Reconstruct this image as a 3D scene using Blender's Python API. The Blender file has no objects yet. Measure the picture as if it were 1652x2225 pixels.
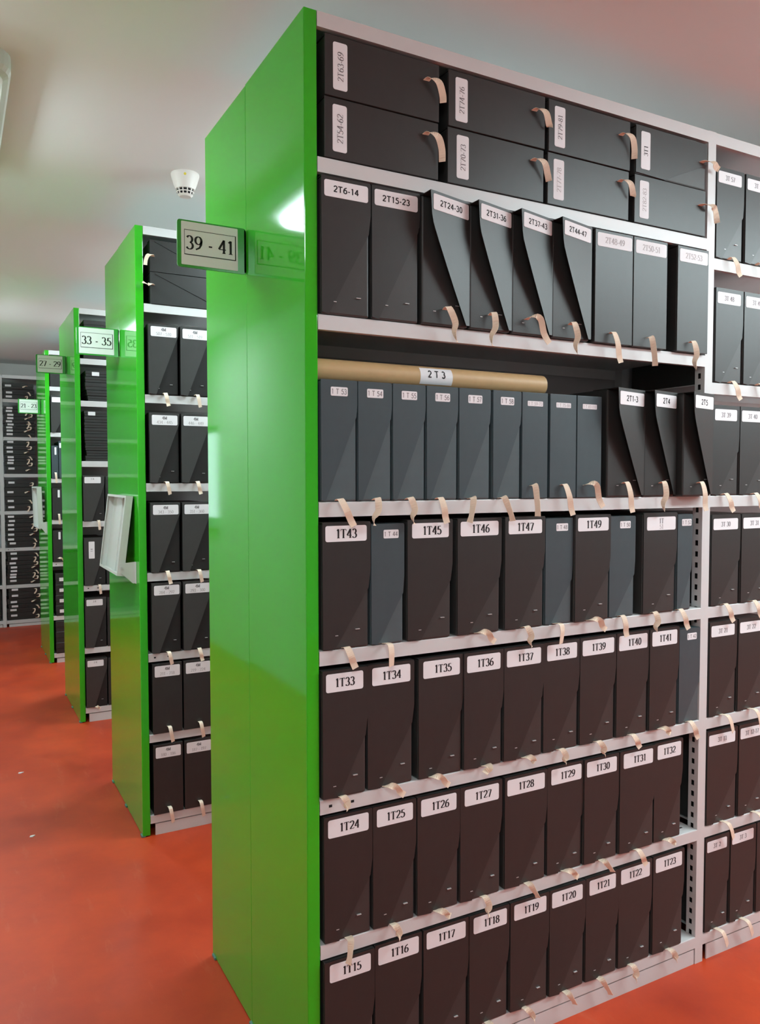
import bpy, bmesh, math, random
from mathutils import Vector, Matrix

scene = bpy.context.scene
col = scene.collection
rnd = random.Random(7)

# ------------------------------------------------------------------ camera
cam_d = bpy.data.cameras.new('camera')
cam_d.sensor_fit = 'HORIZONTAL'
cam_d.sensor_width = 36.0
cam_d.lens = 36.0 * 1714.37 / 1652.0
cam_d.clip_start = 0.02
cam = bpy.data.objects.new('camera', cam_d)
col.objects.link(cam)
yaw, pitch, roll = -0.4968, -0.0427, -0.0006
fw = Vector((-math.sin(yaw) * math.cos(pitch), math.cos(yaw) * math.cos(pitch), math.sin(pitch)))
rt = Vector((math.cos(yaw), math.sin(yaw), 0))
up = rt.cross(fw)
r2 = rt * math.cos(roll) + up * math.sin(roll)
u2 = -rt * math.sin(roll) + up * math.cos(roll)
m = Matrix((r2, u2, -fw)).transposed().to_4x4()
m.translation = Vector((-0.7177, -1.6095, 1.4858))
cam.matrix_world = m
scene.camera = cam

# ------------------------------------------------------------------ world, exposure
world = bpy.data.worlds.new('world')
scene.world = world
world.use_nodes = True
wn = world.node_tree.nodes
wn['Background'].inputs['Color'].default_value = (0.75, 0.9, 1.0, 1)
wn['Background'].inputs['Strength'].default_value = 3.2
vs = scene.view_settings
vs.view_transform = 'Standard'
vs.look = 'None'
vs.gamma = 1.0
vs.use_curve_mapping = False
vs.exposure = 0.30
try:
    scene.cycles.use_denoising = True
    scene.cycles.max_bounces = 10
    scene.cycles.diffuse_bounces = 6
except Exception:
    pass
LAMP = 27.0            # radiance of the fluorescent diffusers
LAMP_COL = (0.82, 1.0, 1.03)


# ------------------------------------------------------------------ materials
def mat(name, color, rough=0.5, metal=0.0, coat=0.0, coat_rough=0.05, spec=0.5, noise=0.0, scale=30.0, bump=0.0, bscale=300.0, emit=0.0, rough_var=0.0):
    M = bpy.data.materials.new(name)
    M.use_nodes = True
    nt = M.node_tree
    p = nt.nodes['Principled BSDF']
    p.inputs['Base Color'].default_value = (*color, 1)
    p.inputs['Roughness'].default_value = rough
    p.inputs['Metallic'].default_value = metal
    p.inputs['Coat Weight'].default_value = coat
    p.inputs['Coat Roughness'].default_value = coat_rough
    p.inputs['Specular IOR Level'].default_value = spec
    if emit:
        p.inputs['Emission Color'].default_value = (*LAMP_COL, 1)
        p.inputs['Emission Strength'].default_value = emit
    if noise or bump or rough_var:
        tc = nt.nodes.new('ShaderNodeTexCoord')
        if noise or rough_var:
            n = nt.nodes.new('ShaderNodeTexNoise')
            n.inputs['Scale'].default_value = scale
            n.inputs['Detail'].default_value = 5
            nt.links.new(tc.outputs['Object'], n.inputs['Vector'])
            if noise:
                mx = nt.nodes.new('ShaderNodeMix')
                mx.data_type = 'RGBA'
                mx.inputs[6].default_value = (*[c * (1 - noise) for c in color], 1)
                mx.inputs[7].default_value = (*[min(1, c * (1 + noise)) for c in color], 1)
                nt.links.new(n.outputs['Fac'], mx.inputs[0])
                nt.links.new(mx.outputs[2], p.inputs['Base Color'])
            if rough_var:
                mr = nt.nodes.new('ShaderNodeMapRange')
                mr.inputs['To Min'].default_value = rough - rough_var
                mr.inputs['To Max'].default_value = rough + rough_var
                nt.links.new(n.outputs['Fac'], mr.inputs['Value'])
                nt.links.new(mr.outputs['Result'], p.inputs['Roughness'])
        if bump:
            n2 = nt.nodes.new('ShaderNodeTexNoise')
            n2.inputs['Scale'].default_value = bscale
            n2.inputs['Detail'].default_value = 3
            nt.links.new(tc.outputs['Object'], n2.inputs['Vector'])
            b = nt.nodes.new('ShaderNodeBump')
            b.inputs['Strength'].default_value = bump
            b.inputs['Distance'].default_value = 0.002
            nt.links.new(n2.outputs['Fac'], b.inputs['Height'])
            nt.links.new(b.outputs['Normal'], p.inputs['Normal'])
    return M


M_GREEN = mat('green lacquer', (0.036, 0.46, 0.017), rough=0.06, spec=0.5, noise=0.02, scale=3)
M_GREEN_SIGN = mat('green sign metal', (0.030, 0.33, 0.035), rough=0.35, coat=0.3, coat_rough=0.1)
M_STEEL = mat('grey painted steel', (0.64, 0.65, 0.65), rough=0.38, noise=0.03, scale=12)
M_STEEL_DK = mat('grey steel back', (0.46, 0.48, 0.49), rough=0.5)
M_HOLE_SHADE = mat('hole and gap shade', (0.012, 0.012, 0.013), rough=0.9)  # near-black colour painted as the shade inside slots and gaps
M_BLACK = mat('black board', (0.028, 0.0285, 0.0275), rough=0.41, spec=0.46, noise=0.12, scale=40, bump=0.06, bscale=500)
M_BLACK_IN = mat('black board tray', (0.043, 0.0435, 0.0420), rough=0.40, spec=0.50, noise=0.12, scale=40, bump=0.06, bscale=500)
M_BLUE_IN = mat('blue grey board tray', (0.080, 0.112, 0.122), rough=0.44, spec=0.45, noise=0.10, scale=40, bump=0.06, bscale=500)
M_BLACK_SHADE = mat('black board painted shade', (0.018, 0.0175, 0.017), rough=0.6, spec=0.3, noise=0.1, scale=40)  # darker copy of the board: shade below the flap put into colour
M_BLUE = mat('blue grey board', (0.052, 0.076, 0.086), rough=0.46, spec=0.42, noise=0.10, scale=40, bump=0.06, bscale=500)
M_PAPER = mat('white label paper', (0.82, 0.82, 0.84), rough=0.7)
M_INK = mat('black ink', (0.015, 0.014, 0.016), rough=0.7)
M_INK_GREY = mat('faded grey ink', (0.20, 0.19, 0.20), rough=0.7)
M_INK_FAINT = mat('very faint ink', (0.46, 0.44, 0.45), rough=0.7)
M_RIBBON = mat('cream cotton tape', (0.86, 0.72, 0.57), rough=0.85, noise=0.06, scale=80, bump=0.3, bscale=900)
M_STAPLE = mat('staple metal', (0.55, 0.55, 0.55), rough=0.4, metal=0.3)
M_KRAFT = mat('kraft tube', (0.55, 0.36, 0.175), rough=0.5, noise=0.08, scale=60)
M_WHITE_MET = mat('white painted metal', (0.58, 0.60, 0.57), rough=0.4)
M_PLASTIC = mat('white plastic', (0.78, 0.74, 0.70), rough=0.45)
M_CEIL = mat('ceiling paint', (0.78, 0.79, 0.775), rough=0.9, bump=0.05, bscale=120)
M_WALL = mat('wall paint', (0.80, 0.80, 0.78), rough=0.85, bump=0.05, bscale=120)
M_LAMP = mat('lamp diffuser', (0.9, 0.9, 0.9), rough=0.5, emit=LAMP)
M_FOOT = mat('teal plastic foot', (0.10, 0.22, 0.19), rough=0.6)
M_YELLOW = mat('yellow dot', (0.75, 0.60, 0.05), rough=0.6)
M_DARKBIT = mat('dark scrap', (0.06, 0.02, 0.015), rough=0.8)


def floor_material():
    M = bpy.data.materials.new('red resin floor')
    M.use_nodes = True
    nt = M.node_tree
    L = nt.links
    p = nt.nodes['Principled BSDF']
    tc = nt.nodes.new('ShaderNodeTexCoord')
    n1 = nt.nodes.new('ShaderNodeTexNoise')
    n1.inputs['Scale'].default_value = 2.2
    n1.inputs['Detail'].default_value = 7
    n1.inputs['Roughness'].default_value = 0.6
    L.new(tc.outputs['Object'], n1.inputs['Vector'])
    cr = nt.nodes.new('ShaderNodeValToRGB')
    cr.color_ramp.elements[0].position = 0.3
    cr.color_ramp.elements[0].color = (0.38, 0.031, 0.008, 1)
    cr.color_ramp.elements[1].position = 0.72
    cr.color_ramp.elements[1].color = (0.64, 0.070, 0.016, 1)
    L.new(n1.outputs['Fac'], cr.inputs['Fac'])
    # pale scuffs, streaky along the aisle
    mp = nt.nodes.new('ShaderNodeMapping')
    mp.inputs['Scale'].default_value = (14.0, 3.0, 1.0)
    mp.inputs['Rotation'].default_value = (0, 0, 0.5)
    L.new(tc.outputs['Object'], mp.inputs['Vector'])
    n2 = nt.nodes.new('ShaderNodeTexNoise')
    n2.inputs['Scale'].default_value = 1.2
    n2.inputs['Detail'].default_value = 8
    n2.inputs['Roughness'].default_value = 0.7
    L.new(mp.outputs['Vector'], n2.inputs['Vector'])
    r2_ = nt.nodes.new('ShaderNodeMapRange')
    r2_.inputs['From Min'].default_value = 0.58
    r2_.inputs['From Max'].default_value = 0.85
    r2_.inputs['To Max'].default_value = 0.5
    L.new(n2.outputs['Fac'], r2_.inputs['Value'])
    mx = nt.nodes.new('ShaderNodeMix')
    mx.data_type = 'RGBA'
    mx.inputs[7].default_value = (0.62, 0.17, 0.09, 1)
    L.new(cr.outputs['Color'], mx.inputs[6])
    L.new(r2_.outputs['Result'], mx.inputs[0])
    L.new(mx.outputs[2], p.inputs['Base Color'])
    p.inputs['Roughness'].default_value = 0.42
    p.inputs['Specular IOR Level'].default_value = 0.45
    mr = nt.nodes.new('ShaderNodeMapRange')
    mr.inputs['To Min'].default_value = 0.36
    mr.inputs['To Max'].default_value = 0.56
    L.new(n1.outputs['Fac'], mr.inputs['Value'])
    L.new(mr.outputs['Result'], p.inputs['Roughness'])
    n3 = nt.nodes.new('ShaderNodeTexNoise')
    n3.inputs['Scale'].default_value = 60
    L.new(tc.outputs['Object'], n3.inputs['Vector'])
    b = nt.nodes.new('ShaderNodeBump')
    b.inputs['Strength'].default_value = 0.08
    b.inputs['Distance'].default_value = 0.002
    L.new(n3.outputs['Fac'], b.inputs['Height'])
    L.new(b.outputs['Normal'], p.inputs['Normal'])
    return M


M_FLOOR = floor_material()


def glass_material():
    M = bpy.data.materials.new('window glass')
    M.use_nodes = True
    nt = M.node_tree
    nt.nodes.remove(nt.nodes['Principled BSDF'])
    out = nt.nodes['Material Output']
    t = nt.nodes.new('ShaderNodeBsdfTransparent')
    t.inputs['Color'].default_value = (0.94, 0.96, 0.95, 1)
    g = nt.nodes.new('ShaderNodeBsdfGlossy')
    g.inputs['Roughness'].default_value = 0.02
    mx = nt.nodes.new('ShaderNodeMixShader')
    mx.inputs[0].default_value = 0.07
    nt.links.new(t.outputs[0], mx.inputs[1])
    nt.links.new(g.outputs[0], mx.inputs[2])
    nt.links.new(mx.outputs[0], out.inputs['Surface'])
    return M


M_GLASS = glass_material()


# ------------------------------------------------------------------ mesh helpers
class MB:
    """collects polygons with a material per face"""
    def __init__(self):
        self.v, self.f, self.mi, self.mats = [], [], [], []

    def m(self, material):
        if material not in self.mats:
            self.mats.append(material)
        return self.mats.index(material)

    def poly(self, pts, material):
        k = len(self.v)
        self.v += [tuple(p) for p in pts]
        self.f.append(tuple(range(k, k + len(pts))))
        self.mi.append(self.m(material))

    def box(self, x0, x1, y0, y1, z0, z1, material):
        k = len(self.v)
        self.v += [(x0, y0, z0), (x1, y0, z0), (x1, y1, z0), (x0, y1, z0), (x0, y0, z1), (x1, y0, z1), (x1, y1, z1), (x0, y1, z1)]
        for q in ((0, 3, 2, 1), (4, 5, 6, 7), (0, 1, 5, 4), (1, 2, 6, 5), (2, 3, 7, 6), (3, 0, 4, 7)):
            self.f.append(tuple(k + i for i in q))
            self.mi.append(self.m(material))

    def rbox(self, x0, x1, y0, y1, z0, z1, r, material, seg=2):
        """box with rounded edges"""
        bm = bmesh.new()
        bmesh.ops.create_cube(bm, size=1.0)
        for v in bm.verts:
            v.co = Vector(((x0 + x1) / 2 + v.co.x * (x1 - x0), (y0 + y1) / 2 + v.co.y * (y1 - y0), (z0 + z1) / 2 + v.co.z * (z1 - z0)))
        bmesh.ops.bevel(bm, geom=list(bm.edges), offset=r, segments=seg, profile=0.5, affect='EDGES')
        self.add_bm(bm, material)

    def add_bm(self, bm, material):
        bmesh.ops.recalc_face_normals(bm, faces=list(bm.faces))
        bm.verts.index_update()
        k = len(self.v)
        self.v += [tuple(v.co) for v in bm.verts]
        i = self.m(material)
        for f in bm.faces:
            self.f.append(tuple(k + v.index for v in f.verts))
            self.mi.append(i)
        bm.free()

    def prism(self, pts, y0, y1, material, axis='y'):
        """extrudes an outline given in (x, z) from y0 (front) to y1; axis x: outline in (y, z)"""
        n = len(pts)
        k = len(self.v)
        mk = (lambda a, b, d: (a, d, b)) if axis == 'y' else ((lambda a, b, d: (d, a, b)) if axis == 'x' else (lambda a, b, d: (a, b, d)))
        bm = bmesh.new()
        a = [bm.verts.new(mk(p[0], p[1], y0)) for p in pts]
        b = [bm.verts.new(mk(p[0], p[1], y1)) for p in pts]
        bm.faces.new(a)
        bm.faces.new(b[::-1])
        for i in range(n):
            j = (i + 1) % n
            bm.faces.new((a[i], b[i], b[j], a[j]))
        self.add_bm(bm, material)

    def lathe(self, prof, material, c=(0, 0, 0), n=32):
        bm = bmesh.new()
        rings = []
        for r, z in prof:
            if r < 1e-6:
                rings.append([bm.verts.new((c[0], c[1], c[2] + z))])
            else:
                rings.append([bm.verts.new((c[0] + r * math.cos(2 * math.pi * i / n), c[1] + r * math.sin(2 * math.pi * i / n), c[2] + z)) for i in range(n)])
        for A, B in zip(rings, rings[1:]):
            for i in range(n):
                j = (i + 1) % n
                if len(A) == 1 and len(B) == 1:
                    continue
                if len(A) == 1:
                    bm.faces.new((A[0], B[j], B[i]))
                elif len(B) == 1:
                    bm.faces.new((A[i], A[j], B[0]))
                else:
                    bm.faces.new((A[i], A[j], B[j], B[i]))
        self.add_bm(bm, material)

    def build(self, name, parent=None, loc=(0, 0, 0), smooth=False, shade_angle=None):
        me = bpy.data.meshes.new(name)
        me.from_pydata(self.v, [], self.f)
        for mm in self.mats:
            me.materials.append(mm)
        me.polygons.foreach_set('material_index', self.mi)
        if smooth:
            me.polygons.foreach_set('use_smooth', [True] * len(self.f))
        me.update()
        if shade_angle:
            me.polygons.foreach_set('use_smooth', [True] * len(self.f))
            try:
                me.set_sharp_from_angle(angle=shade_angle)
            except Exception:
                pass
        o = bpy.data.objects.new(name, me)
        col.objects.link(o)
        o.location = loc
        if parent is not None:
            o.parent = parent
        return o


def thing(name, label, cat, loc=(0, 0, 0), rz=0.0, group=None):
    o = bpy.data.objects.new(name, None)
    o.empty_display_size = 0.05
    col.objects.link(o)
    o.location = loc
    o.rotation_euler = (0, 0, rz)
    o['label'] = label
    o['category'] = cat
    if group:
        o['group'] = group
    return o


def tag(o, label, cat, group=None):
    o['label'] = label
    o['category'] = cat
    if group:
        o['group'] = group
    return o


def struct(o):
    o['kind'] = 'structure'
    return o


# ------------------------------------------------------------------ lettering: pen-stroke glyphs turned into polygons
def arc(cx, cy, rx, ry, a0, a1, n=14):
    return [(cx + rx * math.cos(math.radians(a0 + (a1 - a0) * i / n)), cy + ry * math.sin(math.radians(a0 + (a1 - a0) * i / n))) for i in range(n + 1)]


GLYPH = {
    '0': (0.60, [arc(.30, .5, .23, .48, 90, 450, 24)], []),
    '1': (0.52, [[(.29, 0), (.29, 1)], [(.29, .98), (.12, .84)]], [[(.14, .025), (.44, .025)]]),
    '2': (0.60, [arc(.29, .72, .22, .26, 165, -25, 14) + [(.05, .05)], [(.05, .06), (.54, .06)]], [[(.54, .06), (.56, .2)]]),
    '3': (0.58, [arc(.26, .74, .20, .24, 155, -85, 12) + arc(.26, .26, .24, .25, 85, -155, 14)], []),
    '4': (0.62, [[(.43, 0), (.43, 1)], [(.43, .98), (.04, .29), (.60, .29)]], [[(.30, .025), (.56, .025)]]),
    '5': (0.58, [[(.51, .95), (.17, .95), (.12, .56)] + arc(.26, .31, .25, .30, 118, -150, 16)], []),
    '6': (0.60, [arc(.30, .30, .23, .28, 90, 450, 20), [(.07, .32), (.10, .58), (.22, .82), (.50, .97)]], []),
    '7': (0.58, [[(.05, .94), (.54, .94), (.22, 0)]], [[(.05, .94), (.04, .78)]]),
    '8': (0.60, [arc(.30, .75, .19, .22, 90, 450, 18), arc(.30, .26, .23, .25, 90, 450, 20)], []),
    '9': (0.60, [arc(.30, .70, .23, .28, 90, 450, 20), [(.53, .68), (.50, .42), (.38, .18), (.10, .03)]], []),
    'T': (0.70, [[(.34, 0), (.34, 1)], [(.02, .96), (.66, .96)]], [[(.20, .025), (.48, .025)], [(.02, .96), (.02, .78)], [(.66, .96), (.66, .78)]]),
    'M': (0.92, [[(.12, 0), (.12, 1)], [(.12, .98), (.44, .08), (.76, .98)], [(.76, 0), (.76, 1)]], [[(.02, .025), (.24, .025)], [(.64, .025), (.90, .025)]]),
    'R': (0.74, [[(.12, 0), (.12, 1), ], [(.12, .96), (.36, .96)] + arc(.36, .73, .20, .23, 90, -90, 10) + [(.12, .50)], [(.34, .50), (.64, 0)]], [[(.0, .025), (.25, .025)]]),
    '-': (0.36, [[(.05, .36), (.31, .36)]], []),
    ' ': (0.34, [], []),
}


def glyph_strips(text, serif, bold, sub=1):
    """list of polygons (lists of (x, y)), total width; cap height 1"""
    polys, x = [], 0.0

    def strip(pts, wfun):
        P = [Vector((p[0], p[1])) for p in pts]
        closed = (P[0] - P[-1]).length < 1e-4 and len(P) > 3
        n = len(P)
        left, right = [], []
        for i in range(n):
            if closed:
                a, b = P[(i - 1) % (n - 1)], P[(i + 1) % (n - 1)]
            else:
                a, b = P[max(0, i - 1)], P[min(n - 1, i + 1)]
            t = (b - a)
            t = t.normalized() if t.length > 0 else Vector((1, 0))
            nrm = Vector((-t.y, t.x))
            w = wfun(t) / 2
            left.append(P[i] + nrm * w)
            right.append(P[i] - nrm * w)
        for i in range(n - 1):
            polys.append([(q.x + x, q.y) for q in (left[i], right[i], right[i + 1], left[i + 1])])

    for ch in text:
        adv, strokes, serifs = GLYPH.get(ch, GLYPH[' '])
        if serif:
            wf = (lambda t: 0.12 * bold) if ch == '-' else (lambda t: 0.07 * bold + 0.125 * bold * abs(t.y) ** 1.3)
        else:
            wf = lambda t: 0.18 * bold
        for s in strokes:
            if sub > 1:
                s = [(a[0] + (b[0] - a[0]) * k / sub, a[1] + (b[1] - a[1]) * k / sub) for a, b in zip(s, s[1:]) for k in range(sub)] + [s[-1]]
            # corners are split so that the pen keeps its width
            run = [s[0]]
            for i in range(1, len(s)):
                run.append(s[i])
                if i < len(s) - 1:
                    a = Vector((s[i][0] - s[i - 1][0], s[i][1] - s[i - 1][1]))
                    b = Vector((s[i + 1][0] - s[i][0], s[i + 1][1] - s[i][1]))
                    if a.length > 0 and b.length > 0 and a.normalized().dot(b.normalized()) < 0.72:
                        strip(run, wf)
                        run = [s[i]]
            strip(run, wf)
        if serif:
            for s in serifs:
                strip(s, lambda t: 0.06 * bold)
        x += adv + (0.05 if serif else 0.09)
    return polys, x


def write(mb, text, cx, cz, y, height, material, serif=True, bold=1.0, rot=False, max_w=None, squeeze=1.0, sub=1):
    """lettering on a surface facing -y; rot = reading upwards"""
    polys, w = glyph_strips(text, serif, bold, sub)
    sx = height * squeeze
    if max_w and w * sx > max_w:
        sx = max_w / w
    for p in polys:
        q = [((a - w / 2) * sx, (b - 0.5) * height) for a, b in p]
        if rot:
            q = [(-b, a) for a, b in q]
        q = [(cx + a, y, cz + b) for a, b in q]
        # facing -y : counter-clockwise seen from the front
        ar = sum(q[i][0] * q[(i + 1) % 4][2] - q[(i + 1) % 4][0] * q[i][2] for i in range(4))
        mb.poly(q if ar > 0 else q[::-1], material)


def rounded_rect(x0, x1, z0, z1, r, n=4):
    pts = []
    for cx, cz, a in ((x1 - r, z0 + r, -90), (x1 - r, z1 - r, 0), (x0 + r, z1 - r, 90), (x0 + r, z0 + r, 180)):
        pts += arc(cx, cz, r, r, a, a + 90, n)
    return pts


def make_label(parent, x0, x1, z0, z1, y, lines, r=0.004, tilt=0.0):
    """paper label: lines = list of (text, rel_x, rel_z, height, ink, serif, bold, rot)"""
    mb = MB()
    mb.prism(rounded_rect(x0, x1, z0, z1, r), y - 0.0006, y, M_PAPER)
    for text, rx, rz, h, ink, serif, bold, rot in lines:
        room = ((z1 - z0) if rot else (x1 - x0)) * 0.92
        write(mb, text, x0 + (x1 - x0) * rx, z0 + (z1 - z0) * rz, y - 0.0009, h, ink, serif, bold, rot, room, 1.0 if serif else 1.22)
    return mb.build('label', parent)


def ribbon(parent, path, width=0.015, twists=None, name='pull_tape', seg=5):
    """a strip of cotton tape along a path (local coordinates)"""
    P = [Vector(p) for p in path]
    tw = twists or [0.0] * len(P)
    pts, tws = [], []
    n = len(P)
    for i in range(n - 1):
        p0, p1, p2, p3 = P[max(0, i - 1)], P[i], P[i + 1], P[min(n - 1, i + 2)]
        for k in range(seg):
            t = k / seg
            pts.append(0.5 * ((2 * p1) + (p2 - p0) * t + (2 * p0 - 5 * p1 + 4 * p2 - p3) * t * t + (3 * p1 - p0 - 3 * p2 + p3) * t ** 3))
            tws.append(tw[i] + (tw[i + 1] - tw[i]) * t)
    pts.append(P[-1])
    tws.append(tw[-1])
    mb = MB()
    th = 0.0005
    rows = []
    for i, p in enumerate(pts):
        t = (pts[min(i + 1, len(pts) - 1)] - pts[max(0, i - 1)])
        t = t.normalized() if t.length > 1e-9 else Vector((0, 0, -1))
        side = Vector((1, 0, 0))
        side = side - t * side.dot(t)
        if side.length < 0.15:
            side = Vector((0, 0, 1)) - t * t.z
        side.normalize()
        nr = t.cross(side).normalized()
        c, s = math.cos(tws[i]), math.sin(tws[i])
        d = side * c + nr * s
        nn = -side * s + nr * c
        w = width / 2
        rows.append((p - d * w - nn * th, p + d * w - nn * th, p + d * w + nn * th, p - d * w + nn * th))
    k = 0
    for r in rows:
        mb.v += [tuple(q) for q in r]
    i0 = mb.m(M_RIBBON)
    for i in range(len(rows) - 1):
        a, b = 4 * i, 4 * (i + 1)
        for q in ((0, 1), (1, 2), (2, 3), (3, 0)):
            mb.f.append((a + q[0], a + q[1], b + q[1], b + q[0]))
            mb.mi.append(i0)
    mb.f.append((3, 2, 1, 0))
    mb.mi.append(i0)
    e = 4 * (len(rows) - 1)
    mb.f.append((e, e + 1, e + 2, e + 3))
    mb.mi.append(i0)
    return mb.build(name, parent, smooth=False)


# ------------------------------------------------------------------ archive box
def archive_box(x0, x1, zs, h, label, yf=-0.004, style='A', board=None, lines=None, lab=None, tape=None,
                zr=0.55, xb=0.4, depth=0.33, group=None, rz=None, staples=True, flap_right=0.003):
    """one cardboard box standing on a shelf, its front at y = yf. style A: flap cut along a diagonal and lying flat,
    M: same flap, deeper step, body colour darkened as its shade; B: flap sprung open along its free edge; C: plain front; H: flat box lying down"""
    board = board or M_BLACK
    w = x1 - x0
    if rz is None:
        rz = rnd.uniform(-0.003, 0.003)
    root = thing('archive_box', label, 'archive box', (x0, yf, zs), rz, group)
    mb = MB()
    tray = (M_BLACK_SHADE if style == 'M' else board) if style != 'A' else (M_BLUE_IN if board is M_BLUE else M_BLACK_IN)
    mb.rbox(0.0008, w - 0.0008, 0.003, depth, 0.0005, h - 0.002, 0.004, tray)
    if staples:
        for sx, sz, t in ((0.77, 0.045, 0.05), (0.30, 0.028, 0.25)):
            cx, cz = w * sx + rnd.uniform(-.004, .004), sz + rnd.uniform(-.004, .006)
            ln = 0.0055 if t < .1 else 0.0035
            yy = -0.0008 if style in 'AM' else 0.0016
            mb.box(cx - ln, cx + ln, yy, 0.0035, cz - 0.0008, cz + 0.0008, M_STAPLE)
    mb.build('body', root)
    fm = MB()
    lx0 = 0.0
    if style in 'AM':
        d = 0.0 if style == 'A' else -0.007
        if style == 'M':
            board = M_BLACK_IN  # lighter flap colour, paints the contrast with the shaded lower corner
        e = flap_right
        out = [(0.0008, 0.004), (w * xb, 0.001), (w - 0.002, h * zr), (w + e, h * min(zr + 0.14, 0.8)), (w + e, h - 0.003), (w + e - 0.003, h), (0.003, h), (0.0, h - 0.003)]
        if style == 'M':
            out = [(0.0008, 0.004), (w * xb, 0.001), (w - 0.002, h * zr), (w, h - 0.003), (w - 0.003, h), (0.003, h), (0.0, h - 0.003)]
        fm.prism(out, d, 0.0031, board)
        fm.box(0.0, w + (e if style == 'A' else 0) - 0.001, 0.001, 0.055, h - 0.0022, h, board)
        if style == 'A':
            fm.box(w - 0.001, w + e - 0.0005, 0.001, 0.07, h * 0.74, h - 0.001, board)
        fm.build('flap', root)
        ly = d
    elif style == 'B':
        S, U = 16, 4
        K = 0.25

        def free(q):
            return w * (0.01 + 0.04 * q / 0.22) if q < 0.22 else w * (0.05 + 0.87 * ((q - 0.22) / 0.78) ** 1.05)
        fr, bk = [], []
        bm = bmesh.new()
        for i in range(S + 1):
            q = i / S
            fx = free(q)
            ra, rb = [], []
            for j in range(U + 1):
                u = j / U
                x = fx + (w - fx) * u
                bow = 0.0 * math.sin(math.pi * u) * math.sin(math.pi * q)
                y = -0.003 - K * (w - x) - bow
                z = h - 0.001 - (h - 0.006) * q
                ra.append(bm.verts.new((x, y, z)))
                rb.append(bm.verts.new((x + 0.0005, y + 0.0022, z)))
            fr.append(ra)
            bk.append(rb)
        for i in range(S):
            for j in range(U):
                bm.faces.new((fr[i][j], fr[i + 1][j], fr[i + 1][j + 1], fr[i][j + 1]))
                bm.faces.new((bk[i][j], bk[i][j + 1], bk[i + 1][j + 1], bk[i + 1][j]))
            bm.faces.new((fr[i][0], bk[i][0], bk[i + 1][0], fr[i + 1][0]))
            bm.faces.new((fr[i][U], fr[i + 1][U], bk[i + 1][U], bk[i][U]))
        for j in range(U):
            bm.faces.new((fr[0][j], fr[0][j + 1], bk[0][j + 1], bk[0][j]))
            bm.faces.new((fr[S][j], bk[S][j], bk[S][j + 1], fr[S][j + 1]))
        fm.add_bm(bm, board)
        fm.prism([(free(0), -0.002 - K * (w - free(0))), (w, -0.003), (w, 0.06), (free(0), 0.06)], h - .0022, h - .0008, board, axis='z')
        fm.box(w - 0.0012, w + 0.0015, -0.003, 0.05, 0.006, h - 0.001, board)
        fm.build('flap', root, shade_angle=0.7)
        ly = None
    else:
        fm.rbox(-0.0005, w + 0.0005, 0.0, 0.0035, 0.001, h, 0.0012, board)
        fm.box(0.0, w, 0.001, 0.05, h - 0.002, h, board)
        fm.build('front_board', root)
        ly = 0.0
    if lines:
        a, b, c, d_ = lab
        if style == 'B':
            # the label follows the sprung flap
            mbl = MB()
            mbl.prism(rounded_rect(a, b, c, d_, 0.004), -0.0006, 0.0, M_PAPER)
            for text, rx, rz_, hh, ink, serif, bold, rot in lines:
                write(mbl, text, a + (b - a) * rx, c + (d_ - c) * rz_, -0.0009, hh, ink, serif, bold, rot, (b - a) * 0.92, 1.0 if serif else 1.22)

            def bend(p):
                q = (h - 0.001 - p[2]) / (h - 0.006)
                fx = free(q)
                u = max(0.0, min(1.0, (p[0] - fx) / (w - fx)))
                return (p[0], p[1] - 0.0034 - K * (w - p[0]), p[2])
            mbl.v = [bend(p) for p in mbl.v]
            mbl.build('label', root)
        else:
            make_label(root, a, b, c, d_, ly, lines, r=min(0.005, (d_ - c) * 0.14))
    if tape:
        path, wid, tw = tape
        ribbon(root, path, wid, tw)
    return root


def hang(x, z0=0.004, dx=0.0, drop=0.05, kind=0, yf=-0.004):
    """a tape that comes out of the box front at (x, z0) and hangs over the shelf lip"""
    o = min(0.0, -(yf + 0.004)) - 0.0        # keep in front of the lip
    f = -0.006 + o
    if kind == 0:      # comes out, falls, flat
        path = [(x, 0.004, z0), (x, f - 0.006, z0 + 0.003), (x + dx * .35, f - 0.014, z0 - drop * .35), (x + dx * .75, f - 0.011, z0 - drop * .75), (x + dx, f - 0.013, z0 - drop)]
        tw = [0, 0.1, 0.25, 0.35, 0.2]
    elif kind == 1:    # twisted
        path = [(x, 0.004, z0), (x, f - 0.007, z0 + 0.004), (x + dx * .5 + .004, f - 0.014, z0 - drop * .4), (x + dx * .8 - .003, f - 0.011, z0 - drop * .7), (x + dx, f - 0.015, z0 - drop)]
        tw = [0, 0.2, 0.9, 1.5, 2.5]
    elif kind == 2:    # pushed up, short kink
        path = [(x - .01, 0.004, z0), (x - .006, f - 0.008, z0 + 0.006), (x + dx * .5, f - 0.016, z0 + 0.001), (x + dx, f - 0.013, z0 - drop * .45), (x + dx * 1.5, f - 0.016, z0 - drop * .75)]
        tw = [0, 0.5, 0.9, 0.5, 0.2]
    elif kind == 3:    # stands off, straight
        path = [(x, 0.004, z0), (x, f - 0.016, z0 + 0.002), (x + dx * .3, f - 0.022, z0 - drop * .3), (x + dx * .7, f - 0.019, z0 - drop * .7), (x + dx, f - 0.016, z0 - drop)]
        tw = [0, 0, -0.15, -0.2, -0.3]
    else:              # narrow, seen edge-on
        path = [(x, 0.004, z0), (x, f - 0.008, z0 + 0.002), (x + dx * .4, f - 0.014, z0 - drop * .4), (x + dx * .75, f - 0.016, z0 - drop * .75), (x + dx, f - 0.015, z0 - drop)]
        tw = [0, 0.6, 1.15, 1.3, 0.9]
    return (path, 0.0155, tw)


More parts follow.
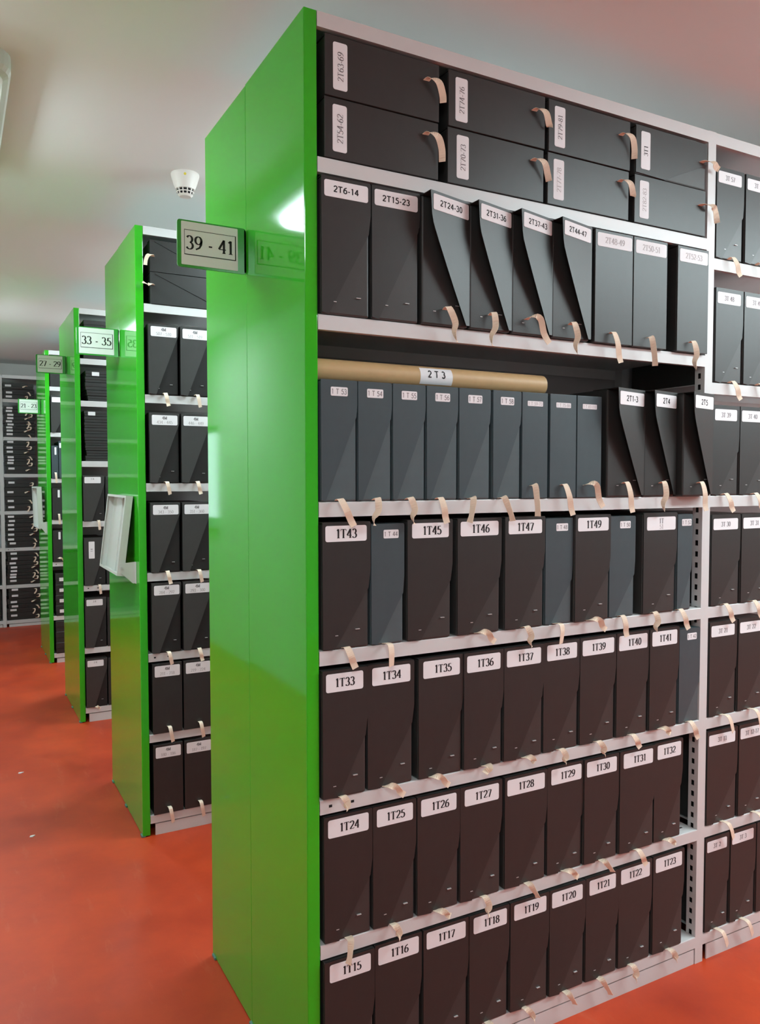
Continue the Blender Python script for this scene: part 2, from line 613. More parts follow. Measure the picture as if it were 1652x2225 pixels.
# ------------------------------------------------------------------ the room
XL, XR, YF, YB, ZC = -1.45, 8.0, -5.2, 7.5, 2.68


def slab(name, x0, x1, y0, y1, z0, z1, material):
    mb = MB()
    mb.box(x0, x1, y0, y1, z0, z1, material)
    return struct(mb.build(name))


slab('floor', XL - .1, XR + .1, YF - .1, YB + .1, -0.1, 0.0, M_FLOOR)
slab('ceiling', XL - .1, XR + .1, YF - .1, YB + .1, ZC, ZC + 0.1, M_CEIL)
slab('wall_back', XL - .1, XR + .1, YB, YB + 0.1, 0, ZC, M_WALL)
slab('wall_front', XL - .1, XR + .1, YF - 0.1, YF, 0, ZC, mat('front wall paint', (0.36, 0.36, 0.36), rough=0.85))
slab('wall_right', XR, XR + 0.1, YF, YB, 0, ZC, M_WALL)
WY0, WY1, WZ0, WZ1 = 5.15, 6.45, 1.08, 1.95
mb = MB()
mb.box(XL - 0.1, XL, YF, WY0, 0, ZC, M_WALL)
mb.box(XL - 0.1, XL, WY1, YB, 0, ZC, M_WALL)
mb.box(XL - 0.1, XL, WY0, WY1, 0, WZ0, M_WALL)
mb.box(XL - 0.1, XL, WY0, WY1, WZ1, ZC, M_WALL)
struct(mb.build('wall_left'))
win = bpy.data.objects.new('window_1', None)
col.objects.link(win)
win.location = (XL, WY0, WZ0)
struct(win)
mb = MB()
W_, H_ = WY1 - WY0, WZ1 - WZ0
for a in ((0, .05, 0, H_), (W_ - .05, W_, 0, H_), (W_ / 2 - .03, W_ / 2 + .03, 0, H_), (.05, W_ - .05, 0, .05), (.05, W_ - .05, H_ - .05, H_)):
    mb.box(-0.07, -0.02, a[0], a[1], a[2], a[3], M_WHITE_MET)
mb.build('window_frame', win)
mb = MB()
mb.box(-0.048, -0.044, .04, W_ - .04, .04, H_ - .04, M_GLASS)
mb.build('window_pane', win)
mb = MB()
mb.box(-0.02, 0.05, -.05, W_ + .05, -0.035, 0.0, M_WHITE_MET)
mb.build('window_sill', win)


# ------------------------------------------------------------------ ceiling luminaires
def ceiling_light(cx, cy, lx, ly, label, group='fluorescent ceiling lights'):
    root = thing('ceiling_light', label, 'ceiling light', (cx, cy, ZC), 0, group)
    side = lx > ly                      # deeper diffuser on the row lights, shaped to brighten the ceiling
    ins = 0.04 if side else 0.085
    drop = 0.055 if side else 0.037
    out = rounded_rect(-lx / 2, lx / 2, -ly / 2, ly / 2, 0.07, 6)
    inn = rounded_rect(-lx / 2 + ins, lx / 2 - ins, -ly / 2 + ins, ly / 2 - ins, 0.05, 6)
    in2 = rounded_rect(-lx / 2 + ins + .012, lx / 2 - ins - .012, -ly / 2 + ins + .012, ly / 2 - ins - .012, 0.04, 6)
    mb = MB()
    n = len(out)

    def mixed(f, z):
        return [(p[0] * (1 - f) + q[0] * f, p[1] * (1 - f) + q[1] * f, z) for p, q in zip(out, inn)]
    rings = [mixed(0, 0.0), mixed(0, -.040), mixed(.08, -.052), mixed(.25, -.059), mixed(.5, -.062), mixed(1.0, -.062)]
    for A, B in zip(rings, rings[1:]):
        for i in range(n):
            j = (i + 1) % n
            mb.poly([A[i], A[j], B[j], B[i]][::-1], M_WHITE_MET)
    mb.build('housing', root)
    mb = MB()
    rings = [[(q[0], q[1], -.061) for q in inn], [(q[0], q[1], -.061 - drop * .65) for q in inn], [(q[0], q[1], -.061 - drop) for q in in2]]
    for A, B in zip(rings, rings[1:]):
        for i in range(n):
            j = (i + 1) % n
            mb.poly([A[i], A[j], B[j], B[i]][::-1], M_LAMP)
    mb.poly(rings[-1][::-1], M_LAMP)
    mb.build('diffuser', root)
    return root


ceiling_light(-0.755, 1.31, 0.42, 0.92, 'white ceiling light over the main aisle, cut by the left picture edge')
ceiling_light(-0.755, -1.9, 0.42, 1.04, 'white ceiling light over the main aisle behind the camera')
ceiling_light(-0.755, 4.6, 0.42, 1.04, 'white ceiling light over the main aisle beside the far shelving')
for k, (x, y) in enumerate(((1.9, -1.15), (3.2, -1.15), (4.5, -1.15), (4.4, -2.6), (6.2, -3.6))):  # all but the first are unseen fill lights added to brighten the right bay
    ceiling_light(x, y, 1.2, 0.36, 'white ceiling light over the open floor before the nearest unit, ' + ['close to its slotted post', 'added just beyond its post', 'added beyond its right end', 'added fill far right', 'added fill farthest right'][k])
ceiling_light(1.0, 1.22, 1.2, 0.28, 'white ceiling light between the nearest and second shelving units')
ceiling_light(1.0, 2.92, 1.2, 0.28, 'white ceiling light between the second and third shelving units')
ceiling_light(1.0, 4.70, 1.2, 0.28, 'white ceiling light between the third and fourth shelving units')


# ------------------------------------------------------------------ shelving units
LIP = 0.034


def shelf_mesh(x0, x1, ztop, d0=0.0, d1=0.362, lip=LIP, slots=()):
    """folded steel shelf: board, rolled front edge, returned lip, rear flange"""
    mb = MB()
    pts = [(d0 + .0025, ztop), (d0 + .0007, ztop - .0007), (d0, ztop - .0025), (d0, ztop - lip), (d0 + .014, ztop - lip), (d0 + .014, ztop - lip + .0015),
           (d0 + .002, ztop - lip + .0015), (d0 + .002, ztop - .003), (d1 - .002, ztop - .003), (d1 - .002, ztop - lip), (d1, ztop - lip), (d1, ztop)]
    mb.prism(pts, x0, x1, M_STEEL, axis='x')
    for sx, sz in slots:
        mb.box(x0 + sx, x0 + sx + .008, d0 - .0003, d0 + .001, ztop + sz, ztop + sz + .006, M_HOLE_SHADE)
    # keyhole slots in the board near both ends
    for sx in (x0 + .02, x1 - .05):
        mb.box(sx, sx + .022, d0 + .03, d0 + .036, ztop - .001, ztop + .0003, M_HOLE_SHADE)
    return mb


def upright_mesh(x0, x1, H, y0=0.0, depth=0.035):
    """post with slotted side walls"""
    mb = MB()
    t = 0.002
    mb.box(x0, x1, y0, y0 + t, 0.0, H, M_STEEL)
    for xa, xb in ((x0, x0 + t), (x1 - t, x1)):
        a, b = y0 + 0.014, y0 + 0.025
        mb.box(xa, xb, y0 + t, a, 0, H, M_STEEL)
        mb.box(xa, xb, b, y0 + depth, 0, H, M_STEEL)
        z, pitch = 0.012, 0.0333
        zz = 0.0
        while zz < H - 0.001:
            top = min(H, zz + pitch - 0.016)
            mb.box(xa, xb, a, b, zz, top, M_STEEL)
            zz += pitch
    mb.box(x0 + .008, x1 - .008, y0 + depth - .004, y0 + depth - .002, 0, H, M_HOLE_SHADE)  # dark sheet behind the slots in place of the hollow's shade
    return mb


def shelving_unit(y0, xo, D, bays, label, H=2.502, seam=True, panel=True):
    """bays: list of (x0, x1, [shelf tops], [extra slot spec])"""
    root = thing('shelving_unit', label, 'shelving unit', (xo, y0, 0), 0, 'steel shelving units')
    if panel:
        w = 0.032
        h1 = D * 0.515
        for k, (ya, yb, da, db) in enumerate(((0.0, h1 - .0021, 0, 0), (h1 + .0021, D, 0.0015, -0.0005))):
            p = MB()
            p.rbox(-w, -0.001, ya, yb, 0.004, 2.501, 0.002, M_GREEN, 2)
            p.v = [(v[0] + (da + (db - da) * (v[1] - ya) / (yb - ya)), v[1], v[2]) for v in p.v]
            p.box(-.029, -.004, yb if k == 0 else ya - .0020, (yb + .0020) if k == 0 else ya, 0.01, 2.495, M_HOLE_SHADE)  # dark strip set in the seam, standing in for shade between the panels
            p.build('end_panel', root)
        for yy in (0.0, h1 - .02, D - .035):
            f = MB()
            f.rbox(-w - 0.005, -w + 0.012, yy, yy + .03, 0.0, 0.009, 0.002, M_FOOT, 2)
            f.build('foot', root)
    for bi, (xa, xb, zs) in enumerate(bays):
        for i, z in enumerate(zs):
            if i == 0:
                shelf_mesh(xa, xb, z, 0.0, D - .005).build('top_cover', root)
            else:
                slots = ((0.022, -.020), (0.078, -.020)) if (i == 5 and bi == 0) else ()
                shelf_mesh(xa, xb, z, slots=slots).build('shelf', root)
        k = MB()
        k.box(xa + (0.02 if True else 0), xb - .003, 0.002, 0.006, 0.0, zs[-1] - LIP - .005, M_STEEL)
        k.box(xa + .02, xb - .003, 0.006, 0.03, zs[-1] - LIP - .007, zs[-1] - LIP - .005, M_STEEL)
        k.build('kickboard', root)
        upright_mesh(xb, xb + 0.033, 2.502).build('upright', root)
        b = MB()
        b.box(xb, xb + .033, 0.33, 0.362, 0, 2.46, M_STEEL_DK)
        b.build('rear_upright', root)
        b = MB()
        b.box(xa, xb + .033, 0.372, 0.375, 0.0, 2.46, M_STEEL_DK)  # added sheet that keeps light out through the open back
        b.build('light_stop_panel', root)
    return root


Z1 = [2.502, 2.191, 1.849, 1.433, 1.097, 0.756, 0.419, 0.084]
Z1B = [2.502, 2.138, 1.771, 1.433, 1.097, 0.757, 0.421, 0.086]
Z2 = [2.502, 2.193, 1.827, 1.466, 1.097, 0.763, 0.426, 0.086]
Z3 = [2.502, 2.204, 1.952, 1.590, 1.227, 0.836, 0.455, 0.088]
Z4 = [2.502, 2.217, 1.852, 1.485, 1.154, 0.814, 0.379, 0.075]
ZF = [2.511, 2.274, 1.898, 1.532, 1.161, 0.794, 0.421, 0.066]
X2, X3, X4 = -0.022, -0.030, -0.022
Y2, Y3, Y4, YFAR = 1.674, 3.4215, 5.179, 7.05
shelving_unit(0.0, 0.0, 0.752, [(0.0, 1.25, Z1), (1.283, 2.533, Z1B)], 'nearest green-ended steel shelving unit, filled with labelled boxes')
shelving_unit(Y2, X2, 0.701, [(0.0, 1.25, Z2)], 'second green-ended shelving unit from the front, with two columns of boxes showing')
shelving_unit(Y3, X3, 0.720, [(0.0, 1.25, Z3)], 'third green-ended shelving unit, with stacks of thin flat boxes near its top')
shelving_unit(Y4, X4, 0.72, [(0.0, 1.25, Z4)], 'farthest green-ended shelving unit, seen only as a thin strip')
far = shelving_unit(YFAR, -0.264, 0.40, [(0.0, 1.25, ZF), (-1.12, -0.035, ZF)], 'grey shelving unit along the back wall at the far left', panel=False)


# ------------------------------------------------------------------ aisle signs
def aisle_sign(x1, y, z0, z1, text, label, w=0.178):
    root = thing('aisle_sign', label, 'sign', (x1, y, z0), 0, 'aisle number signs')
    h = z1 - z0
    mb = MB()
    mb.prism(rounded_rect(-w, 0.0, 0, h, 0.007), -0.0025, 0.0025, M_GREEN_SIGN)
    mb.box(-0.004, 0.0, -0.0025, 0.02, 0.004, h - .004, M_GREEN_SIGN)
    mb.build('plate', root)
    c = MB()
    x0c, x1c = -w + .010, -0.022
    z0c, z1c = 0.006, h - .004
    c.prism(rounded_rect(x0c, x1c, z0c, z1c, .002), -0.0040, -0.0026, M_PAPER)
    # printed border, heavier below and on the right
    bx0, bx1, bz0, bz1 = x0c + .007, x1c - .005, z0c + h * .21, z1c - h * .17
    yy = -0.0045

    def bar(a, b, cc, d):
        c.poly([(a, yy, cc), (b, yy, cc), (b, yy, d), (a, yy, d)], M_INK)
    bar(bx0, bx1, bz1 - .0012, bz1)
    bar(bx0, bx0 + .0012, bz0, bz1)
    bar(bx0, bx1, bz0, bz0 + .0022)
    bar(bx1 - .0026, bx1, bz0, bz1)
    write(c, text, (bx0 + bx1) / 2, (bz0 + bz1) / 2, yy, 0.034, M_INK, True, 0.9, max_w=(bx1 - bx0) * .93, squeeze=1.1)
    c.build('number_card', root)
    return root


aisle_sign(-0.0335, 0.387, 2.016, 2.133, '39 - 41', 'green aisle sign reading 39 - 41 on the nearest end panel')
aisle_sign(X2 - 0.0335, Y2 + 0.36, 2.022, 2.143, '33 - 35', 'green aisle sign reading 33 - 35 on the second end panel')
aisle_sign(X3 - 0.0335, Y3 + 0.37, 2.148, 2.263, '27 - 29', 'green aisle sign reading 27 - 29 on the third end panel')
aisle_sign(X4 - 0.0335, Y4 + 0.37, 2.024, 2.142, '21 - 23', 'green aisle sign reading 21 - 23 on the farthest end panel', w=0.172)


# ------------------------------------------------------------------ fold-down consultation shelves on the end panels
def folding_tray(xp, y0, y1, zb, zt, xb, xt, dep, label):
    """shallow pan folded up against an end panel at x = xp; xb, xt: its rim's x at the bottom and the top"""
    root = thing('folding_tray', label, 'folding tray', (xp, y0, zb), 0, 'white folding trays on the end panels')
    W, Hh = y1 - y0, zt - zb
    ang = math.atan2((xt - xb), Hh)
    ax = Vector((math.sin(ang), 0, math.cos(ang)))
    nx = Vector((math.cos(ang), 0, -math.sin(ang)))
    L = Hh / math.cos(ang)
    org = Vector((xb - xp, 0, 0))
    R = Matrix((Vector((nx.x, 0, nx.z)), Vector((0, 1, 0)), ax)).transposed()

    def put(mb):
        mb.v = [tuple(org + R @ Vector(v)) for v in mb.v]
        return mb
    b = MB()
    b.box(dep - .002, dep, 0, W, 0, L, M_WHITE_MET)
    b.box(dep - .008, dep - .002, W * .42, W * .58, 0, L, M_WHITE_MET)
    put(b).build('board', root)
    r = MB()
    r.box(0, dep, 0, .003, 0, L, M_WHITE_MET)
    r.box(0, dep, W - .003, W, 0, L, M_WHITE_MET)
    r.box(0, dep, .003, W - .003, 0, .003, M_WHITE_MET)
    r.box(0, dep, .003, W - .003, L - .003, L, M_WHITE_MET)
    for a in ((0, .012, 0, L), (W - .012, W, 0, L)):
        r.box(-.0015, 0, a[0], a[1], a[2], a[3], M_WHITE_MET)
    r.box(-.0015, 0, .012, W - .012, 0, .010, M_WHITE_MET)
    r.box(-.0015, 0, .012, W - .012, L - .010, L, M_WHITE_MET)
    put(r).build('rim', root)
    for yy in (-0.004, W + .001):
        k = MB()
        k.prism([(xb - xp + dep * .45, .012), (xb - xp + dep * .35, .050), (-.001, .055), (-.001, -.035), (-.012, -.035)], yy, yy + .003, M_WHITE_MET)
        k.prism([(xb - xp + dep * .45 + .004 + .005 * math.cos(a), .032 + .005 * math.sin(a)) for a in [i * math.pi / 5 for i in range(10)]], yy - .002, yy + .004, M_STAPLE)
        k.box(-.003, -.0005, yy - .018 if yy < 0 else yy, yy + .003 if yy < 0 else yy + .02, -.035, .055, M_WHITE_MET)
        k.build('bracket', root)
    return root


folding_tray(X2 - .032, Y2 + .075, Y2 + .51, 1.085, 1.415, -0.128, -0.087, 0.029, 'white metal folding tray leaning out from the second end panel')
folding_tray(X4 - .032, Y4 + .075, Y4 + .51, 1.082, 1.418, -0.114, -0.122, 0.036, 'white metal folding tray on the farthest end panel')

# ------------------------------------------------------------------ smoke detector
det = thing('smoke_detector', 'white round smoke detector on the ceiling above the second unit', 'smoke detector', (0.113, 1.53, ZC))
mb = MB()
mb.lathe([(0, 0), (.054, 0), (.055, -.004), (.054, -.010), (.047, -.034), (.038, -.058), (.0375, -.0605), (.033, -.0605), (0, -.0605)], M_PLASTIC)
mb.build('housing', det, shade_angle=0.7)
mb = MB()
mb.lathe([(.0300, -.0605), (.0240, -.084)], M_HOLE_SHADE, n=24)
mb.lathe([(.0345, -.0695), (.0352, -.0705), (.0335, -.0735), (.0325, -.0725), (.0345, -.0695)], M_PLASTIC, n=24)
mb.lathe([(.0, -.0875), (.022, -.0875), (.0285, -.082), (.0295, -.0805), (.024, -.0805)], M_PLASTIC, n=24)
for i in range(12):
    a = 2 * math.pi * i / 12
    p = Vector((math.cos(a), math.sin(a), 0))
    q = Vector((-math.sin(a), math.cos(a), 0)) * .0017
    A, B = p * .0365, p * .0300
    pts = [A - q + Vector((0, 0, -.0600)), A + q + Vector((0, 0, -.0600)), B + q + Vector((0, 0, -.082)), B - q + Vector((0, 0, -.082))]
    mb.poly(pts, M_PLASTIC)
    mb.poly([v - p * .004 for v in pts][::-1], M_PLASTIC)
mb.build('vent_cage', det)
mb = MB()
a = math.atan2(-3.14, -0.83)
mb.lathe([(0, .0008), (.005, .0008), (.005, -.0006)], M_YELLOW, n=12)
o = mb.build('indicator_dot', det, loc=(.0517 * math.cos(a), .0517 * math.sin(a), -.016))
o.rotation_euler = (0, math.radians(103), a)

# ------------------------------------------------------------------ boxes of the nearest unit
ROW = {1: 'top', 2: 'second', 3: 'third', 4: 'fourth', 5: 'fifth', 6: 'sixth', 7: 'bottom'}


def shelf_words(r):
    return ROW[r] + ' shelf'


G = 'archive boxes on the nearest unit, %s shelf'
# shelf 1: pairs of boxes lying on their side
stacks = [(0.016, 0.310, '2T54-62', '2T63-69'), (0.338, 0.630, '2T70-73', '2T74-76'), (0.644, 0.929, '2T77-78', '2T79-81'), (0.952, 1.240, '2T82-83', '3T1')]
for si, (xa, xb, lo, hi) in enumerate(stacks):
    w = xb - xa
    for lvl, t in enumerate((lo, hi)):
        hh = 0.132
        z = Z1[1] + lvl * (hh + 0.0005)
        ink = M_INK if t == '3T1' else (M_INK_FAINT if t in ('2T77-78', '2T82-83') else M_INK_GREY)
        shift = 0.006 if (si == 1 and lvl == 0) else 0.0
        tz = 0.066 + (.01 if lvl == 0 else 0)
        last = si == 3
        path = [(w - .036, 0.003, tz + .022), (w - .030, -0.010, tz + .026), (w - .012, -0.019, tz + .016), (w + .001, -0.015, tz - .008), (w + .004 + .004 * (si % 2), -0.012, tz - .036 + .012 * ((si + lvl) % 3))]
        tw = [0, 0.1, 0.3, 0.5, 0.9]
        if last:
            path = [(w - .030, 0.003, tz + .01), (w - .02, -0.010, tz + .012), (w + .004, -0.018, tz + .008), (w + .022, -0.014, tz + .0), (w + .032, -0.013, tz - (.002 if lvl else .034))]
            tw = [0, 0, 0.1, 0.2, 0.3 if lvl else 1.0]
        archive_box(xa, xb - (0.004 if last else 0), z, hh, 'black archive box lying flat, labelled %s, %s of its pair on the top shelf' % (t, 'upper' if lvl else 'lower'),
                    yf=-0.006 if lvl else -0.003, style='C' if t != '3T1' else 'A', lines=[(t, .52, .5, .0145, ink, True, .8, True)],
                    lab=(.019 + shift, .054 + shift, .016, .118), tape=(path, .016, tw), group='pairs of flat boxes on the top shelf of the nearest unit', staples=False, flap_right=0.0005)

SER, SAN = True, False


def lab_std(w, h, text, ink=None, serif=True, bold=1.0, top=.010, hh=.038, left=.010, right=.006, size=.0195, rx=.53):
    return dict(lines=[(text, rx, .5, size, ink or M_INK, serif, bold, False)], lab=(left, w - right, h - top - hh, h - top))


def lab_small(w, h, text, ink=None, cx=.45, top=.014, ww=.042, hh=.020, size=.0105):
    c = w * cx
    return dict(lines=[(text, .5, .5, size, ink or M_INK_GREY, False, .75, False)], lab=(c - ww / 2, c + ww / 2, h - top - hh, h - top))


# shelf 2
row2 = [(0.005, 0.124, '2T6-14', 'A'), (0.130, 0.255, '2T15-23', 'A'), (0.260, 0.392, '2T24-30', 'B'), (0.396, 0.520, '2T31-36', 'B'), (0.524, 0.650, '2T37-43', 'B'),
        (0.654, 0.783, '2T44-47', 'B'), (0.800, 0.937, '2T48-49', 'C'), (0.941, 1.071, '2T50-51', 'C'), (1.114, 1.242, '2T52-53', 'C')]
rib2 = {2: (.326, .02, 1.0), 3: (.459, -.01, 1), 4: (.581, .03, 2), 5: (.716, .006, 1), 6: (.858, .02, 0), 7: (.997, .008, 4), 8: (1.168, .004, 1)}
for i, (xa, xb, t, st) in enumerate(row2):
    h = .300
    w = xb - xa
    d = lab_std(w, h, t, M_INK if i < 6 else M_INK_FAINT, SAN if i < 6 else SER, 1.0, top=.008, hh=.036, left=(.007 if st != 'B' else w * .07), right=.004, size=.0132 if i < 6 else .016, rx=.5)
    tape = None
    if i in rib2:
        x, dx, k = rib2[i]
        tape = hang(x - xa, .038 if st == 'B' else .026, dx, .078, int(k), -.014)
    adj = {'A': 'shut diagonal flap', 'B': 'sprung open flap', 'C': 'plain front'}[st]
    archive_box(xa, xb, Z1[2], h, 'black archive box labelled %s with %s, second shelf from the top' % (t, adj), yf=-.014 if i > 1 else -.008, style=st, tape=tape, zr=.62 if i == 0 else .70, xb=.15,
                group=G % 'second', **d)

# shelf 3
row3 = [(0.004, 0.094, '1 T 53'), (0.0965, 0.184, '1 T 54'), (0.187, 0.276, '1 T 55'), (0.280, 0.369, '1 T 56'), (0.373, 0.467, '1 T 57'), (0.475, 0.563, '1 T 58'),
        (0.567, 0.650, '1 T 59-73'), (0.659, 0.748, '1 T 75-86'), (0.752, 0.838, '1 T 87-110')]
rib3 = [(.046, .03, 0), (.14, -.012, 1), (.228, .006, 1), (.312, .014, 0), (.406, -.016, 4), (.50, .022, 4), (.598, .004, 4), (.701, .022, 0), (.79, .024, 2)]
for i, (xa, xb, t) in enumerate(row3):
    h = .273
    w = xb - xa
    d = lab_small(w, h, t, M_INK_GREY if i < 6 else M_INK_FAINT, cx=.5 if i < 6 else .5, top=.016 if i < 6 else .022, ww=.042 if i < 6 else .050, hh=.020 if i < 6 else .013, size=.0115 if i < 6 else .008)
    x, dx, k = rib3[i]
    tape = hang(x - xa, -.001 + (.034 if i > 5 else .004), dx, .058 + (.02 if i > 5 else 0), k)
    where = 'under the cardboard tube' if i < 6 else ('at the end of the cardboard tube' if i == 6 else 'right of the cardboard tube')
    archive_box(xa, xb, Z1[3], h, ('slim blue-grey archive box, small label %s, %s' % (t, where) if i < 6 else 'slim blue-grey box with faint label, ' + ['at the end of the cardboard tube', 'second right of the six under the tube', 'next to the box labelled 2T1-3'][i - 6]), style='A' if i < 6 else 'C', board=M_BLUE, tape=tape, zr=.70, xb=.12,
                group=G % 'third', flap_right=.0004, staples=False, **d)
for i, (xa, xb, t, x, dx, k) in enumerate(((.858, .993, '2T1-3', .92, .016, 0), (.998, 1.122, '2T4', 1.064, -.006, 1), (1.126, 1.246, '2T5', 1.19, .012, 0))):
    h = .298
    w = xb - xa
    archive_box(xa, xb, Z1[3], h, 'black archive box labelled %s with sprung open flap, third shelf of the nearest unit' % t, yf=-.008 if t != '2T5' else -.034, style='B', tape=hang(x - xa, .038, dx, .080, k, -.008 if t != '2T5' else -.034), group=G % 'third',
                **lab_std(w, h, t, M_INK, SAN, .95, top=.010, hh=.036, left=w * .07, right=.004, size=.0150, rx=.5))

# cardboard tube lying on the slim boxes
tube = thing('cardboard_tube', 'long brown cardboard tube labelled 2 T 3 lying on the slim boxes', 'cardboard tube', (0.01, 0.06, Z1[3] + .273 + .0275))
mb = MB()
mb.lathe([(.0245, 0), (.027, 0), (.027, .67), (.0245, .67), (.0245, 0)], M_KRAFT, n=36)
o = mb.build('body', tube, shade_angle=0.6)
o.rotation_euler = (0, math.radians(90), 0)
mb = MB()
mb.lathe([(0, .663), (.0243, .663), (.0243, .668), (0, .668)], M_PLASTIC, n=36)
o = mb.build('end_cap', tube)
o.rotation_euler = (0, math.radians(90), 0)
mb = MB()
flat = MB()
flat.prism(rounded_rect(.272, .366, -.020, .020, .001), -.0006, 0, M_PAPER)
flat.v, flat.f, flat.mi = [], [], []
n = 12
for i in range(n):
    z0, z1 = -.022 + .044 * i / n, -.022 + .044 * (i + 1) / n
    flat.poly([(.275, 0, z0), (.368, 0, z0), (.368, 0, z1), (.275, 0, z1)], M_PAPER)
write(flat, '2 T 3', .322, .004, -.0006, .017, M_INK, False, .95, sub=6)
R_ = .0274
flat.v = [(v[0], -(R_ - v[1]) * math.cos((v[2] + .002) / R_), (R_ - v[1]) * math.sin((v[2] + .002) / R_)) for v in flat.v]
flat.build('label', tube)


# shelves 4 to 7
def std_row(r, zs, items, ribs, h_black=.296, font=.0195):
    for i, (xa, xb, t) in enumerate(items):
        w = xb - xa
        small = t.startswith('1 T ')
        h = .283 if small else h_black
        rb = ribs[i] if i < len(ribs) else None
        tape = None
        if rb:
            x, dx, k, dr = rb
            tape = hang(x - xa, .003, dx, dr, k, -.006)
        yf = -.006 + rnd.uniform(-.003, .003)
        if small:
            archive_box(xa, xb, zs, h, 'slim blue-grey archive box with small label %s, %s' % (t, shelf_words(r)), yf=yf + .003, style='A', board=M_BLUE, tape=tape, zr=.42, xb=.2,
                        group=G % ROW[r], flap_right=.001, staples=False, **lab_small(w, h, t, cx=.6, ww=.040))
        else:
            if t == '1T 51':
                d = dict(lines=[('1T', .5, .70, .0145, M_INK_GREY, True, .9, False), ('51', .5, .26, .013, M_INK_FAINT, True, .9, False)], lab=(.012, w - .004, h - .010 - .040, h - .012))
            else:
                hh = .036 if r == 4 else .042
                d = lab_std(w, h, t, M_INK, SER, 1.05, top=.008, hh=hh, left=.010 + rnd.uniform(-.003, .003), right=.007 + rnd.uniform(-.002, .002), size=font, rx=.52 + rnd.uniform(-.02, .03))
            archive_box(xa, xb, zs, h, 'black archive box labelled %s, %s of the nearest unit' % (t.replace('1T 51', '1T 51 in two lines'), shelf_words(r)), yf=yf, tape=tape, zr=.50 + rnd.uniform(-.04, .05), xb=.30 + rnd.uniform(-.05, .08),
                        group=G % ROW[r], flap_right=.0035 if i < len(items) - 1 else .003, **d)


std_row(4, Z1[4], [(0.006, 0.124, '1T43'), (0.129, 0.216, '1 T 44'), (0.226, 0.350, '1T45'), (0.367, 0.497, '1T46'), (0.513, 0.640, '1T47'), (0.648, 0.741, '1 T 48'), (0.745, 0.869, '1T49'), (0.875, 0.972, '1 T 50'),
                   (1.000, 1.131, '1T 51'), (1.140, 1.201, '1 T 52')],
        [(.061, .018, 0, .045), (.166, .004, 3, .050), None, (.436, .02, 2, .03), (.575, .01, 1, .048), (.684, .0, 3, .050), (.805, .022, 2, .035), (.916, .010, 0, .055), (1.036, .0, 1, .052), (1.144, .026, 0, .056)], h_black=.290, font=.0205)
std_row(5, Z1[5], [(0.004, 0.115, '1T33'), (0.120, 0.243, '1T34'), (0.258, 0.385, '1T35'), (0.388, 0.507, '1T36'), (0.511, 0.638, '1T37'), (0.643, 0.765, '1T38'), (0.770, 0.899, '1T39'), (0.904, 1.027, '1T40'), (1.031, 1.147, '1T41'), (1.160, 1.248, '1 T 42')],
        [(.05, .006, 1, .026), (.177, .02, 2, .028), (.303, .02, 2, .028), (.46, -.016, 2, .012), (.587, .006, 2, .010), (.698, .008, 1, .034), (.83, .016, 1, .036), (.958, .022, 0, .036), (1.08, .01, 2, .015), (1.200, .026, 0, .05)])
std_row(6, Z1[6], [(0.008, 0.129, '1T24'), (0.133, 0.248, '1T25'), (0.254, 0.375, '1T26'), (0.379, 0.505, '1T27'), (0.517, 0.654, '1T28'), (0.660, 0.785, '1T29'), (0.788, 0.913, '1T30'), (0.919, 1.055, '1T31'), (1.060, 1.176, '1T32')],
        [(.068, -.010, 4, .050), (.185, .010, 1, .030), (.318, .012, 2, .014), (.448, .006, 1, .044), (.59, .022, 4, .036), (.728, .016, 2, .022), (.852, .024, 4, .03), (.983, .024, 0, .042), (1.112, .012, 2, .01)])
std_row(7, Z1[7], [(0.006, 0.132, '1T15'), (0.139, 0.265, '1T16'), (0.273, 0.404, '1T17'), (0.408, 0.531, '1T18'), (0.537, 0.664, '1T19'), (0.668, 0.792, '1T20'), (0.797, 0.917, '1T21'), (0.922, 1.051, '1T22'), (1.059, 1.187, '1T23')],
        [(.07, .01, 1, .03), (.20, .01, 0, .03), (.33, .012, 1, .03), (.465, .012, 4, .03), (.583, .02, 1, .03), (.724, .018, 4, .03), (.846, .028, 4, .046), (.968, .008, 1, .04), (1.124, .016, 1, .03)])

# second bay of the nearest unit
bay2 = [(1, 2.138, .268, [(1.286, 1.407, '3T 57'), (1.416, 1.54, '3T 58')], [1.346, 1.474]),
        (2, 1.771, .282, [(1.291, 1.413, '3T 48'), (1.419, 1.54, '3T 49')], [1.357, 1.485]),
        (3, 1.433, .272, [(1.288, 1.405, '3T 39'), (1.410, 1.53, '3T 40')], [1.335, 1.473]),
        (4, 1.097, .278, [(1.290, 1.419, '3T 30'), (1.426, 1.55, '3T 31')], [1.344, 1.477]),
        (5, 0.757, .292, [(1.289, 1.412, '3T 21'), (1.420, 1.545, '3T 22')], [1.347, 1.478]),
        (6, 0.421, .292, [(1.287, 1.424, '3T 11'), (1.432, 1.56, '3T 12-17')], [1.358, 1.504]),
        (7, 0.086, .297, [(1.287, 1.395, '3T 2'), (1.402, 1.522, '3T 3'), (1.528, 1.65, '')], [1.339, 1.458])]
for r, zs, h, items, ribs in bay2:
    for i, (xa, xb, t) in enumerate(items):
        w = xb - xa
        tape = hang(ribs[i] - xa, .003, .028, .052, 3 if r > 4 else 0, -.004) if i < len(ribs) else None
        d = lab_std(w, h, t, M_INK_GREY, SER, 1.0, top=.012, hh=.034, left=.006, right=.012, size=.014, rx=.5) if t else {}
        lb = 'black archive box labelled %s, %s right of the slotted post' % (t, shelf_words(r)) if t else 'black archive box third from the slotted post on the bottom shelf'
        archive_box(xa, xb, zs, h, lb, yf=-.003, tape=tape, zr=.50, xb=.22, flap_right=.001, group='archive boxes in the bay right of the slotted post', **d)

